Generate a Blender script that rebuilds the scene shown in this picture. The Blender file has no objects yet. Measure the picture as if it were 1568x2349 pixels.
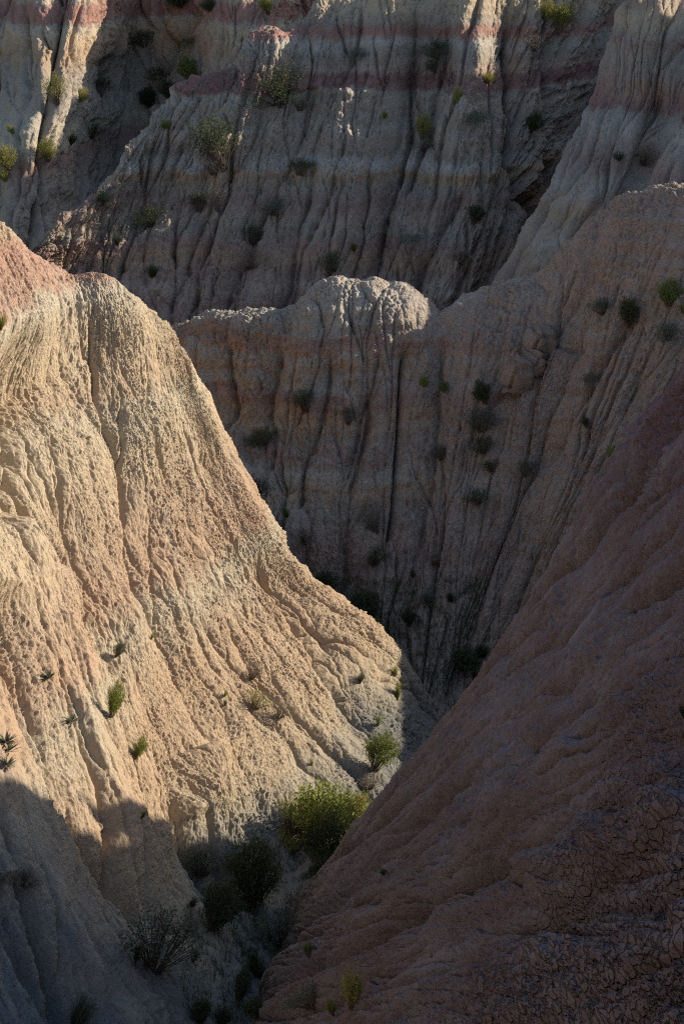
import bpy, math, random
import numpy as np
from mathutils import Vector

# ------------------------------------------------------------------ camera, sky, sun
sc = bpy.context.scene
COL = sc.collection
PITCH = math.radians(15.0)
FOC, SW = 85.0, 24.0
TX = SW / 2 / FOC
VW, VH = 1568.0, 2349.0            # the photograph's pixel frame used for measuring
TY = TX * VH / VW
cam = bpy.data.cameras.new("camera")
cam.sensor_fit = 'HORIZONTAL'; cam.sensor_width = SW; cam.lens = FOC
cam.clip_start = 0.5; cam.clip_end = 6000
co = bpy.data.objects.new("camera", cam); COL.objects.link(co)
co.location = (0, 0, 0); co.rotation_euler = (math.radians(90) - PITCH, 0, 0)
sc.camera = co

SUN_EL, SUN_AZ = math.radians(26.0), math.radians(20.0)   # azimuth counted from +x towards +y
SD = np.array([math.cos(SUN_EL) * math.cos(SUN_AZ), math.cos(SUN_EL) * math.sin(SUN_AZ), math.sin(SUN_EL)])
w = bpy.data.worlds.new("World"); sc.world = w; w.use_nodes = True
nt = w.node_tree; bg = nt.nodes["Background"]
sky = nt.nodes.new("ShaderNodeTexSky"); sky.sky_type = 'NISHITA'; sky.sun_disc = False
sky.sun_elevation = SUN_EL; sky.sun_rotation = math.pi / 2 - SUN_AZ
nt.links.new(sky.outputs[0], bg.inputs[0]); bg.inputs[1].default_value = 0.125
sl = bpy.data.lights.new("sun", 'SUN'); sl.energy = 5.0; sl.angle = math.radians(0.5); sl.color = (1.0, 0.885, 0.73)
so = bpy.data.objects.new("sun", sl); COL.objects.link(so)
so.rotation_euler = Vector(SD).to_track_quat('Z', 'Y').to_euler()
sc.view_settings.view_transform = 'Standard'; sc.view_settings.look = 'None'
sc.view_settings.exposure = 0.72; sc.view_settings.gamma = 1.0
sc.cycles.max_bounces = 5; sc.cycles.diffuse_bounces = 3
sc.cycles.use_denoising = False; sc.cycles.filter_width = 1.1

# ------------------------------------------------------------------ measuring helpers
CP, SP = math.cos(PITCH), math.sin(PITCH)
def at(px, py, Y):
    """point seen at a photo pixel, at world distance Y"""
    a = (px - VW / 2) / (VW / 2) * TX
    b = -(py - VH / 2) / (VH / 2) * TY
    d = np.array([a, CP + b * SP, -SP + b * CP])
    return d * (Y / d[1])
def project(P):
    f = P[..., 1] * CP - P[..., 2] * SP
    u = P[..., 1] * SP + P[..., 2] * CP
    return (P[..., 0] / f / TX + 1) * VW / 2, (1 - u / f / TY) * VH / 2, f

# ------------------------------------------------------------------ noise
_rng = np.random.RandomState(7)
_PERM = np.concatenate([_rng.permutation(256)] * 3).astype(np.int32)
_ANG = _rng.rand(256) * 2 * np.pi
_GX, _GY = np.cos(_ANG).astype(np.float32), np.sin(_ANG).astype(np.float32)
_RX, _RY = _rng.rand(256).astype(np.float32), _rng.rand(256).astype(np.float32)
def pn(x, y, seed=0):
    x = np.asarray(x, np.float32) + seed * 17.31; y = np.asarray(y, np.float32) + seed * 9.77
    fx, fy = np.floor(x), np.floor(y)
    xi, yi = fx.astype(np.int32) & 255, fy.astype(np.int32) & 255
    xf, yf = x - fx, y - fy
    u, v = xf * xf * xf * (xf * (xf * 6 - 15) + 10), yf * yf * yf * (yf * (yf * 6 - 15) + 10)
    def g(dx, dy):
        h = _PERM[_PERM[(xi + dx) & 255] + ((yi + dy) & 255)]
        return _GX[h] * (xf - dx) + _GY[h] * (yf - dy)
    a, b, c, d = g(0, 0), g(1, 0), g(0, 1), g(1, 1)
    return ((a + u * (b - a)) + v * ((c + u * (d - c)) - (a + u * (b - a)))) * 1.5
def worley(x, y, seed=0):
    """distance to nearest and second nearest cell point"""
    x = np.asarray(x, np.float32) + seed * 3.7; y = np.asarray(y, np.float32) + seed * 5.3
    fx, fy = np.floor(x), np.floor(y)
    xi, yi = fx.astype(np.int32), fy.astype(np.int32)
    f1 = np.full(x.shape, 9.0, np.float32); f2 = f1.copy()
    for dx in (-1, 0, 1):
        for dy in (-1, 0, 1):
            h = _PERM[_PERM[(xi + dx) & 255] + ((yi + dy) & 255)]
            d = (fx + dx + _RX[h] - x) ** 2 + (fy + dy + _RY[h] - y) ** 2
            m = d < f1
            f2 = np.where(m, f1, np.minimum(f2, d)); f1 = np.where(m, d, f1)
    return np.sqrt(f1), np.sqrt(f2)
def fbm(x, y, seed, n=4):
    r = 0; a = 1.0
    for k in range(n):
        r = r + a * pn(x, y, seed + k); x = x * 2.03; y = y * 2.03; a *= 0.5
    return r
def sm(x, a, b):
    t = np.clip((x - a) / (b - a), 0, 1)
    return t * t * (3 - 2 * t)

# ------------------------------------------------------------------ lofted hills
def hermite(k, P, x):
    """cubic interpolation of P (first axis) with knots k at positions x"""
    n = len(k)
    T = np.zeros_like(P)
    for i in range(n):
        if i == 0: T[i] = (P[1] - P[0]) / (k[1] - k[0])
        elif i == n - 1: T[i] = (P[-1] - P[-2]) / (k[-1] - k[-2])
        else:
            h0, h1 = k[i] - k[i - 1], k[i + 1] - k[i]
            T[i] = ((P[i] - P[i - 1]) / h0 * h1 + (P[i + 1] - P[i]) / h1 * h0) / (h0 + h1)
    j = np.clip(np.searchsorted(k, x) - 1, 0, n - 2)
    h = (k[j + 1] - k[j]); t = (x - k[j]) / h
    sh = (-1,) + (1,) * (P.ndim - 1)
    t = t.reshape(sh); h = h.reshape(sh)
    return ((2 * t**3 - 3 * t**2 + 1) * P[j] + (t**3 - 2 * t**2 + t) * h * T[j]
            + (-2 * t**3 + 3 * t**2) * P[j + 1] + (t**3 - t**2) * h * T[j + 1])
def knots(P, axis):
    d = np.linalg.norm(np.diff(P, axis=axis), axis=-1).mean(axis=1 - axis)
    return np.concatenate([[0], np.cumsum(np.maximum(d, .05))])
def spread(k, weights, n):
    """n sample positions over knots, each interval sampled with its own density"""
    l = np.diff(k) * np.array(weights); c = np.concatenate([[0], np.cumsum(l)])
    return np.interp(np.linspace(0, c[-1], n), c, k)
def normals(P):
    gu = np.gradient(P, axis=1); gv = np.gradient(P, axis=0)
    n = np.cross(gu, gv); n /= np.linalg.norm(n, axis=-1, keepdims=True) + 1e-9
    return n
class Surf: pass
def loft(rows, nu, nv, wu=None, wv=None, crest=0):
    """rows[v][u] of points from behind the crest down to the foot"""
    R = np.array(rows, float)
    ku, kv = knots(R, 1), knots(R, 0)
    xu = spread(ku, wu or [1] * (len(ku) - 1), nu); xv = spread(kv, wv or [1] * (len(kv) - 1), nv)
    G = hermite(kv, R, xv)                       # nv x U x 3
    G = hermite(ku, np.swapaxes(G, 0, 1).copy(), xu)    # nu x nv x 3
    S = Surf(); S.P = np.swapaxes(G, 0, 1).copy()
    S.s = np.broadcast_to(xu[None, :], (nv, nu)).astype(np.float32)
    S.t = np.broadcast_to((xv - kv[crest])[:, None], (nv, nu)).astype(np.float32)
    N = normals(S.P)
    if N[nv * 2 // 3, nu // 2, 2] < 0: S.flip = True
    else: S.flip = False
    S.N = -N if S.flip else N
    return S
def push(S, d):
    S.P = S.P + S.N * np.asarray(d)[..., None]      # always along the smooth slope's normal, so nothing folds over
def seg_dist(px, py, line):
    """distance in pixels to a polyline and how far along it (0..1)"""
    best = np.full(px.shape, 1e9, np.float32); al = np.zeros(px.shape, np.float32)
    L = np.array(line, float); n = len(L) - 1
    for i in range(n):
        a, b = L[i, :2], L[i + 1, :2]; v = b - a; q = (v * v).sum() + 1e-9
        t = np.clip(((px - a[0]) * v[0] + (py - a[1]) * v[1]) / q, 0, 1)
        d = np.hypot(px - a[0] - t * v[0], py - a[1] - t * v[1])
        m = d < best
        best = np.where(m, d, best); al = np.where(m, (i + t) / n, al)
    return best, al
def carve(S, lines, seed=3, broad=.4):
    """cut the named gullies: (polyline, half width m, depth m); a negative depth raises a rib"""
    px, py, f = project(S.P)
    k = f * 2 * TX / VW
    px = px + (pn(S.s * .9, S.t * .6, seed) * .16 + pn(S.s * 3, S.t * 2, seed + 1) * .05) / k
    cut = np.zeros(px.shape); add = np.zeros(px.shape)
    for line, wd, dp in lines:
        ds, al = seg_dist(px, py, line)
        m = ds * k
        e = sm(al, 0, .1) * (1 - .4 * sm(al, .9, 1))
        if dp > 0: cut = np.minimum(cut, -1.35 * dp * e * ((1 - broad) * np.exp(-m / (wd * .2)) + broad * np.exp(-(m / (wd * (.9 + broad))) ** 1.6)))
        else: add = np.maximum(add, -dp * e * np.exp(-(m / wd) ** 2))
    push(S, np.where(S.t > 0, cut + add, 0))
def lumps(S, h, wl, seed, n=4):
    push(S, h * fbm(S.s / wl, S.t / (wl * 1.4), seed, n) * (.3 + .7 * sm(np.abs(S.t), 0, .8)))
def rills(S, spacing, h, wd, seed, wander=.3, pull=.45, rib=.4, grow=.42, t0=.1, born=2.5, cap=3.2):
    """a branching net of rills: many small ones start near the crest or in the gaps, bend towards a larger
    neighbour, join it, and the joined channel is wider and deeper"""
    rng = np.random.RandomState(seed)
    nv, nu = S.P.shape[:2]
    s_ax, t_ax = S.s[0].astype(float), S.t[:, 0].astype(float)
    smin, smax = s_ax[0] - 1, s_ax[-1] + 1; n = int((smax - smin) / spacing)
    pos = rng.uniform(smin, smax, n); start = t0 + rng.rand(n) ** 1.3 * born
    flow = rng.uniform(.3, 1.0, n) ** 1.5; key = rng.rand(n) * 200
    out = np.zeros((nv, nu)); tend = t_ax[-1]
    for r in range(1, nv):
        t = t_ax[r]
        if t <= t0: continue
        dt = t - t_ax[r - 1]
        o = np.argsort(pos); pos, start, flow, key = pos[o], start[o], flow[o], key[o]
        on = start < t
        g = np.diff(pos); keep = np.ones(len(pos), bool)
        for k in np.where(g < spacing * .16)[0]:
            if keep[k] and keep[k + 1] and on[k] and on[k + 1]:
                big, sml = (k, k + 1) if flow[k] >= flow[k + 1] else (k + 1, k)
                flow[big] += flow[sml]; keep[sml] = False
        pos, start, flow, key = pos[keep], start[keep], flow[keep], key[keep]
        g = np.diff(pos)
        for k in np.where(g > spacing * 1.5)[0]:
            if rng.rand() < dt * .9 / max(spacing, .2):
                pos = np.append(pos, pos[k] + g[k] * rng.uniform(.3, .7)); start = np.append(start, t)
                flow = np.append(flow, rng.uniform(.15, .6)); key = np.append(key, rng.rand() * 200)
        o = np.argsort(pos); pos, start, flow, key = pos[o], start[o], flow[o], key[o]
        if len(pos) < 4: continue
        g = np.diff(pos); far = np.array([9.0]); z = np.array([0.0])
        gl, gr = np.concatenate([far, g]), np.concatenate([g, far])
        fl, frr = np.concatenate([z, flow[:-1]]), np.concatenate([flow[1:], z])
        v = wander * (pn(key, t * .35 + key, seed) + .5 * pn(key + 9, t * 1.6 + key, seed)) * 1.3
        v = v + pull * np.where(frr > flow, np.exp(-gr / (2 * spacing)), 0) - pull * np.where(fl > flow, np.exp(-gl / (2 * spacing)), 0)
        pos = pos + v * dt * np.where(start < t, 1, 0); flow = flow * (1 + .03 * dt)
        sz = np.minimum(flow ** grow, cap) * np.clip((t - start) / (1.6 * spacing + .3), 0, 1)
        k = np.clip(np.searchsorted(pos, s_ax), 1, len(pos) - 1)
        d1, d2 = np.abs(s_ax - pos[k - 1]), np.abs(s_ax - pos[k])
        p1 = sz[k - 1] * np.exp(-d1 / (wd * (.35 + .65 * sz[k - 1]))); p2 = sz[k] * np.exp(-d2 / (wd * (.35 + .65 * sz[k])))
        dm = np.minimum(np.minimum(d1, d2), spacing)
        out[r] = -h * np.maximum(p1, p2) + rib * h * (np.sqrt(dm / spacing) - .5)
    m = .4 + .85 * np.clip(fbm(S.s * .3, S.t * .25, seed + 2, 4) + .5, 0, 1.2)
    push(S, out * m)
def swell(S, h, wl, st, seed, fade=1.2):
    """broad ribs and hollows of the slope"""
    s = S.s + pn(S.s * .25, S.t * .12, seed) * .8
    f = .25 + .75 * sm(np.abs(S.t), .1, fade)
    push(S, f * h * (pn(s / wl, S.t / (wl * st), seed + 1) + .4 * pn(s / wl * 2.3, S.t / (wl * st) * 2, seed + 2)))
def popcorn(S, h, wl, st, seed, pits=.8):
    """the loose weathered crust: lumps with small pits, drawn out a little down the slope"""
    a = S.s / wl + .5 * pn(S.s / wl * .5, S.t / wl * .3, seed); b = S.t / (wl * st) + .4 * pn(S.s / wl * .4, S.t / wl * .4, seed + 5)
    f1, f2 = worley(a, b, seed)
    d = np.clip(f2 - f1, 0, .4) * .7 + .6 * pn(a * 1.9, b * 1.9, seed + 1) + .45 * pn(a * 3.9, b * 3.9, seed + 3) + .4 * np.abs(pn(a * .9, b * .6, seed + 4))
    d = d - pits * sm(pn(a * 1.1, b * .9, seed + 7), .15, .55) - pits * .6 * sm(pn(a * 2.3, b * 1.9, seed + 8), .2, .55)
    push(S, h * d * (.2 + 1.35 * np.clip(fbm(S.s * .6, S.t * .3, seed + 2, 4) + .4, 0, 1.2)))
def to_mesh(name, S, mat, label, kind='structure'):
    nv, nu = S.P.shape[:2]
    me = bpy.data.meshes.new(name)
    me.vertices.add(nv * nu); me.vertices.foreach_set("co", S.P.astype(np.float32).ravel())
    i = np.arange(nv * nu, dtype=np.int32).reshape(nv, nu)
    q = np.stack([i[:-1, :-1], i[:-1, 1:], i[1:, 1:], i[1:, :-1]], -1)
    if S.flip: q = q[..., ::-1]
    q = np.ascontiguousarray(q.reshape(-1, 4)); n = len(q)
    me.loops.add(n * 4); me.loops.foreach_set("vertex_index", q.ravel())
    me.polygons.add(n); me.polygons.foreach_set("loop_start", np.arange(0, n * 4, 4, dtype=np.int32))
    me.polygons.foreach_set("use_smooth", np.ones(n, bool))
    uv = me.uv_layers.new(name="slope")
    st = np.stack([S.s, S.t], -1).reshape(-1, 2)[q.ravel()]
    uv.data.foreach_set("uv", st.astype(np.float32).ravel())
    me.update(calc_edges=True); me.materials.append(mat)
    o = bpy.data.objects.new(name, me); COL.objects.link(o)
    o["kind"] = kind; o["label"] = label
    SURFS[name] = S
    return o
SURFS = {}

# ------------------------------------------------------------------ clay materials
def clay(name, stops, warp=.35, mott=.25, bump=.5, fine=1.0, crack=0.0, crack_scale=9.0, tint=None, fadex=None, fadey=None, crack_y=None, pale=(.34, .30, .25)):
    def rich(c):
        g = sum(c) / 3
        return tuple(max(.02, g + (v - g) * 1.15) for v in c)
    stops = [(z_, rich(c)) for z_, c in stops]; stops.sort(key=lambda q: q[0])
    m = bpy.data.materials.new(name); m.use_nodes = True
    t = m.node_tree; N = t.nodes; L = t.links
    b = N["Principled BSDF"]; b.inputs["Roughness"].default_value = .95
    b.inputs["Specular IOR Level"].default_value = .12
    geo = N.new("ShaderNodeNewGeometry"); sep = N.new("ShaderNodeSeparateXYZ"); L.new(geo.outputs["Position"], sep.inputs[0])
    uv = N.new("ShaderNodeUVMap"); uv.uv_map = "slope"
    def noise(scale, detail=4, rough=.55, src=None, vec=None):
        n = N.new("ShaderNodeTexNoise"); n.inputs["Scale"].default_value = scale
        n.inputs["Detail"].default_value = detail; n.inputs["Roughness"].default_value = rough
        s = src or geo.outputs["Position"]
        if vec:
            mp = N.new("ShaderNodeMapping"); mp.inputs["Scale"].default_value = vec; L.new(s, mp.inputs[0]); s = mp.outputs[0]
        L.new(s, n.inputs["Vector"]); return n.outputs["Fac"]
    def math_(op, a, c):
        n = N.new("ShaderNodeMath"); n.operation = op
        for k, v in enumerate((a, c)):
            if isinstance(v, (int, float)): n.inputs[k].default_value = v
            else: L.new(v, n.inputs[k])
        return n.outputs[0]
    z = sep.outputs["Z"]
    z = math_('ADD', z, math_('MULTIPLY', math_('SUBTRACT', noise(.35, 3), .5), warp * 3))
    z = math_('ADD', z, math_('MULTIPLY', math_('SUBTRACT', noise(2.2, 4, .65), .5), warp))
    z = math_('ADD', z, math_('MULTIPLY', math_('SUBTRACT', noise(1.0, 4, .6, uv.outputs[0], (2.6, .25, 1)), .5), warp * 2.2))
    z0, z1 = stops[0][0] - .01, stops[-1][0] + .01
    mr = N.new("ShaderNodeMapRange"); mr.inputs["From Min"].default_value = z0; mr.inputs["From Max"].default_value = z1
    L.new(z, mr.inputs["Value"])
    cr = N.new("ShaderNodeValToRGB"); el = cr.color_ramp.elements
    for k, (zz, c) in enumerate(stops):
        p = (zz - z0) / (z1 - z0)
        e = el[k] if k < 2 else el.new(p)
        e.position = p; e.color = (*c, 1)
    L.new(mr.outputs[0], cr.inputs[0]); col = cr.outputs[0]
    def mixc(kind, fac, a, c):
        n = N.new("ShaderNodeMix"); n.data_type = 'RGBA'; n.blend_type = kind
        if isinstance(fac, (int, float)): n.inputs[0].default_value = fac
        else: L.new(fac, n.inputs[0])
        for k, v in ((6, a), (7, c)):
            if isinstance(v, tuple): n.inputs[k].default_value = (*v, 1)
            else: L.new(v, n.inputs[k])
        return n.outputs[2]
    def ramp(v, a, c):
        n = N.new("ShaderNodeMapRange"); n.interpolation_type = 'SMOOTHSTEP'
        n.inputs["From Min"].default_value = a; n.inputs["From Max"].default_value = c; L.new(v, n.inputs["Value"]); return n.outputs[0]
    if fadex:
        xw = math_('ADD', sep.outputs["X"], math_('MULTIPLY', math_('SUBTRACT', noise(.25, 4), .5), 9))
        mxr = N.new("ShaderNodeMapRange"); mxr.inputs["From Min"].default_value = fadex[0]; mxr.inputs["From Max"].default_value = fadex[1]; L.new(xw, mxr.inputs["Value"])
        col = mixc('MIX', math_('MULTIPLY', mxr.outputs[0], .85), col, fadex[2])
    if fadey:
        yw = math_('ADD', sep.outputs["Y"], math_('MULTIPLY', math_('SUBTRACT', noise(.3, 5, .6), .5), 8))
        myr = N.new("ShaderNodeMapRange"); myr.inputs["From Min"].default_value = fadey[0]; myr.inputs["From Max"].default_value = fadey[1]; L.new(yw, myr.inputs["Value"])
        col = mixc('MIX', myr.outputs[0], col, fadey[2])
    # wash streaks running down the slope, pale crusts and ochre stains
    streak = ramp(noise(1.0, 5, .6, uv.outputs[0], (2.2, .22, 1)), .45, .75)
    col = mixc('MIX', math_('MULTIPLY', streak, mott * 1.2), col, pale)
    oc = ramp(noise(.45, 5, .6), .5, .72)
    col = mixc('MIX', math_('MULTIPLY', oc, mott * 1.2), col, tint or (.33, .235, .15))
    gr = noise(7.0 * fine, 6, .75)
    v = math_('ADD', 1 - mott * 1.1, math_('MULTIPLY', gr, mott * 2.2))
    cc = N.new("ShaderNodeCombineColor"); [L.new(v, cc.inputs[k]) for k in range(3)]
    col = mixc('MULTIPLY', 1.0, col, cc.outputs[0])
    L.new(col, b.inputs["Base Color"])
    # grain of the crust: fine lumps and shrinkage cracks
    h = math_('ADD', math_('MULTIPLY', noise(14 * fine, 5, .65), 1.0), math_('MULTIPLY', noise(5 * fine, 4, .6, uv.outputs[0], (1.6, .5, 1)), .9))
    if crack > 0:
        vo = N.new("ShaderNodeTexVoronoi"); vo.feature = 'DISTANCE_TO_EDGE'; vo.inputs["Scale"].default_value = crack_scale
        wn = N.new("ShaderNodeTexNoise"); wn.inputs["Scale"].default_value = crack_scale * .6; wn.inputs["Detail"].default_value = 4
        L.new(geo.outputs["Position"], wn.inputs["Vector"])
        vm = N.new("ShaderNodeVectorMath"); vm.operation = 'MULTIPLY_ADD'
        L.new(wn.outputs["Color"], vm.inputs[0]); vm.inputs[1].default_value = (1.6 / crack_scale,) * 3; L.new(geo.outputs["Position"], vm.inputs[2])
        L.new(vm.outputs[0], vo.inputs["Vector"])
        ck = math_('MULTIPLY', ramp(vo.outputs["Distance"], 0.0, .11), crack)
        if crack_y:
            yw = math_('ADD', sep.outputs["Y"], math_('MULTIPLY', math_('SUBTRACT', noise(.4, 4), .5), 9))
            ck = math_('MULTIPLY', ck, ramp(yw, crack_y[0], crack_y[1]))
        h = math_('ADD', h, ck)
    bp = N.new("ShaderNodeBump"); bp.inputs["Strength"].default_value = bump; bp.inputs["Distance"].default_value = .05 / fine
    L.new(h, bp.inputs["Height"]); L.new(bp.outputs[0], b.inputs["Normal"])
    return m
TAN = (.34, .245, .165); PINK = (.27, .175, .14); RED = (.208, .128, .112); GREY = (.28, .242, .198); WHITE = (.34, .31, .262); MAUVE = (.265, .19, .155)
UMB = (.23, .175, .14); BUFF = (.40, .33, .24)

# ------------------------------------------------------------------ left sunlit hill
def rows_of(cols, back):
    """cols: per flow line a list of (px,py,Y); back: offsets from the crest for the hidden rear rows"""
    pts = [[at(*p) for p in c] for c in cols]
    R = []
    for b in back:
        R.append([c[0] + np.array(b) for c in pts])
    for k in range(len(pts[0])):
        R.append([c[k] for c in pts])
    # carry the foot on below the valley floor
    R.append([c[-1] + (c[-1] - c[-2]) / np.linalg.norm(c[-1] - c[-2]) * 2.5 + np.array([0, 0, -.6]) for c in pts])
    return R
def mids(cols, f=.5, sag=0.0, lift=(0, 0)):
    out = []
    for c in cols:
        if len(c) == 2:
            a, b = at(*c[0]), at(*c[1])
            m = a + (b - a) * f + np.array([0, 0, -sag])
            px, py, _ = project(m); c = [c[0], (float(px), float(py), m[1]), c[1]]
        out.append(c)
    return out
def flow5(a, b, sag=.35):
    """five points straight down the slope from a to b, a little hollow"""
    A_, B_ = at(*a), at(*b); out = []
    for f in (0, .25, .5, .75, 1):
        out.append(A_ + (B_ - A_) * f - np.array([0, 0, sag * 4 * f * (1 - f)]))
    return out
ptsA = [flow5((-700, 300, 52), (200, 2900, 33)), flow5((-350, 420, 56), (480, 2480, 38.8)), flow5((-130, 440, 59), (600, 2250, 43.5)), flow5((0, 512, 61), (690, 2060, 47.5)),
        [at(*p) for p in ((150, 632, 62.2), (255, 980, 58.2), (390, 1330, 54.9), (560, 1660, 52.2), (755, 1975, 49.5))],
        [at(*p) for p in ((245, 638, 62.6), (345, 1000, 59.2), (465, 1330, 56.4), (630, 1620, 54.2), (820, 1895, 52))],
        [at(*p) for p in ((345, 715, 63.2), (425, 1050, 60.2), (545, 1350, 57.9), (705, 1590, 56.1), (885, 1818, 54.5))],
        [at(*p) for p in ((392, 755, 63.7), (490, 1075, 61.2), (625, 1345, 59.3), (785, 1530, 58.2), (950, 1750, 57.5))]]
K5, K9 = np.linspace(0, 1, 5), np.linspace(0, 1, 9)
ptsA = [list(hermite(K5, np.array(c), K9)) for c in ptsA]
# the spur's skyline is its last flow line
ptsA.append([at(*p) for p in ((415, 809, 64), (480, 946, 63.2), (554, 1080, 62.4), (619, 1190, 61.8), (692, 1289, 61.2), (764, 1358, 60.9), (842, 1428, 60.7), (918, 1515, 60.9), (1003, 1640, 61.3))])
ptsA.append([p + np.array([.35, 1.5, -1.1]) for p in ptsA[-1]])
ptsA.append([p + np.array([2.0, 5.5, -6.5]) for p in ptsA[-2]])
RA = [[c[0] + np.array(b) for c in ptsA] for b in ((-10, 9, -9), (-4, 5, -4.0), (-.9, 1.6, -.55))] + [[c[k] for c in ptsA] for k in range(9)]
RA.append([c[8] + (c[8] - c[7]) / np.linalg.norm(c[8] - c[7]) * 2.0 + np.array([0, 0, -.8]) for c in ptsA])
A = loft(RA, 1450, 1150, wu=[.25, .6, 1, 1, 1, 1.1, 1.2, 1.5, .8, .15], wv=[.05, .15, .6] + [1] * 8 + [.3], crest=3)
carve(A, [
    ([(70, 720), (95, 850), (130, 1080), (200, 1170), (275, 1280), (300, 1400), (400, 1540), (450, 1660), (520, 1800), (600, 1930), (690, 2020)], 1.1, 1.7),
    ([(0, 1270), (60, 1400), (110, 1530), (180, 1680), (220, 1790), (300, 1900), (380, 1990), (480, 2090)], .9, 1.3),
    ([(100, 1090), (170, 1200), (245, 1290), (270, 1420), (365, 1550), (415, 1670), (490, 1815)], .55, -.55),
    ([(320, 1180), (350, 1300), (400, 1420), (470, 1560)], 1.3, .55),
    ([(30, 1420), (85, 1545), (150, 1690), (195, 1800), (270, 1905)], .5, -.4),
    ([(-40, 900), (40, 1010), (100, 1100), (180, 1250)], .5, .3),
    ([(330, 1100), (370, 1200), (400, 1300), (470, 1420)], .4, .25),
    ([(0, 1560), (40, 1640), (90, 1740), (150, 1830)], .4, .3),
    ([(530, 1640), (545, 1720), (545, 1800), (570, 1900)], .4, .45),
    ([(640, 1640), (650, 1720), (690, 1790), (730, 1860)], .35, .3),
    ([(0, 1990), (50, 2080), (100, 2180), (170, 2290), (210, 2380)], .55, .6),
    ([(150, 1960), (200, 2060), (260, 2180), (300, 2300)], .4, .35),
    ([(552, 1650), (553, 1720), (566, 1800)], .45, -.45),
    ([(590, 1250), (700, 1420), (790, 1560), (860, 1680)], .5, .5),
    ([(470, 1020), (540, 1190), (610, 1340)], .35, .15),
], 3, .62)
swell(A, .16, 3.0, 5, 11, 2.5)
lumps(A, .08, 1.1, 15)
lumps(A, .05, .42, 17, 3)
rills(A, .8, .20, .06, 12, wander=.35, pull=.5, rib=.35)
rills(A, .3, .065, .028, 14, wander=.4, pull=.3, rib=.5, cap=1.8)
push(A, .10 * fbm(A.s / .9, A.t / .9, 19, 5) * np.exp(-(A.t / 1.0) ** 2))
popcorn(A, .04, .24, 1.8, 41, .12)
popcorn(A, .030, .11, 2.0, 45, .35)
popcorn(A, .030, .06, 1.5, 47, .5)
zA = lambda px, py, Y: at(px, py, Y)[2]
T2 = (.345, .268, .188); T3 = (.338, .256, .182)
matA = clay("sunlit_clay", [(-23, (.12, .125, .118)), (-21.2, (.15, .148, .132)), (-20.6, (.27, .235, .18)), (-20.2, (.33, .27, .19)), (-19.6, T2), (-18.6, (.345, .258, .178)), (-18.0, T2), (-17.2, (.36, .31, .23)), (-16.6, (.345, .25, .175)),  # lowest stops darkened: the ravine's shade is put into the clay colour
    (-15.6, T3), (-14.2, (.375, .305, .215)), (-13.4, (.375, .32, .235)), (-12.9, T2), (-11.8, (.375, .305, .215)), (-11.1, (.36, .30, .22)), (-10.9, (.36, .31, .235)), (-10.55, (.37, .325, .25)), (-10.3, (.315, .22, .165)), (-9.2, (.32, .205, .158)), (-8.9, T2)], warp=.4, bump=.9, mott=.25, fine=.75, fadey=(44, 38.5, (.115, .135, .14)), pale=(.39, .34, .255), tint=(.31, .22, .14))  # fade along y paints the near end's deep bluish shade into the colour
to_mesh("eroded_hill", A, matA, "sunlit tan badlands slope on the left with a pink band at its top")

# ------------------------------------------------------------------ right foreground hill
colsB = mids([
    [(1800, 560, 33), (700, 2060, 47.5)],
    [(1820, 800, 30.5), (680, 2120, 46)],
    [(1840, 1150, 27), (655, 2190, 44)],
    [(1850, 1600, 22.5), (600, 2320, 40.5)],
    [(1950, 2150, 17), (545, 2480, 37)],
    [(2300, 2700, 12), (430, 2800, 32)]], .5, .0)
# the spur's skyline is its first flow line; bend it to the photographed outline
colsB[0] = [(1800, 590, 33.5), (1310, 1240, 42.5), (735, 1990, 48.0)]
colsB[1] = [(1830, 800, 31), (1240, 1500, 39), (690, 2100, 46.3)]
sil = [(1568, 890, 37.8), (1460, 1010, 40), (1400, 1100, 41.2), (1310, 1240, 42.5), (1180, 1420, 44.3), (1080, 1550, 45.6), (985, 1690, 47), (830, 1880, 47.8), (735, 1990, 48.2)]
pts = [[at(*p) for p in c] for c in colsB]
S0 = [at(1800, 590, 33.5)] + [at(*p) for p in sil]
def along(P, f):
    P = np.array(P); l = np.concatenate([[0], np.cumsum(np.linalg.norm(np.diff(P, axis=0), axis=1))]); l /= l[-1]
    return np.stack([np.interp(f, l, P[:, k]) for k in range(3)], -1)
fr = np.linspace(0, 1, 10)
L0 = along(S0, fr)
lines = [L0 + np.array([7, 12, -9.5]), L0 + np.array([2.6, 4.5, -3.6]), L0 + np.array([.55, 1.0, -.5]), L0]
for c in pts[1:]:
    c3 = np.array([c[0], c[1], c[2]])
    lines.append(hermite(np.array([0, .5, 1.]), c3, fr))
lines = [np.concatenate([[l[0] + np.array([9, 3, 1.5])], [l[0] + np.array([4, 1.2, 2.2])], l, [l[-1] + (l[-1] - l[-2]) * .9 + np.array([0, 0, -.8])]]) for l in lines]
RB = np.swapaxes(np.array(lines), 0, 1)      # rows along the flow
B = loft(RB, 1250, 1100, wu=[.15, .35, .8, 1, 1, 1.2, 1.5, 1.2], wv=[.15, .35] + [1] * 9 + [.5], crest=1)
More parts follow.
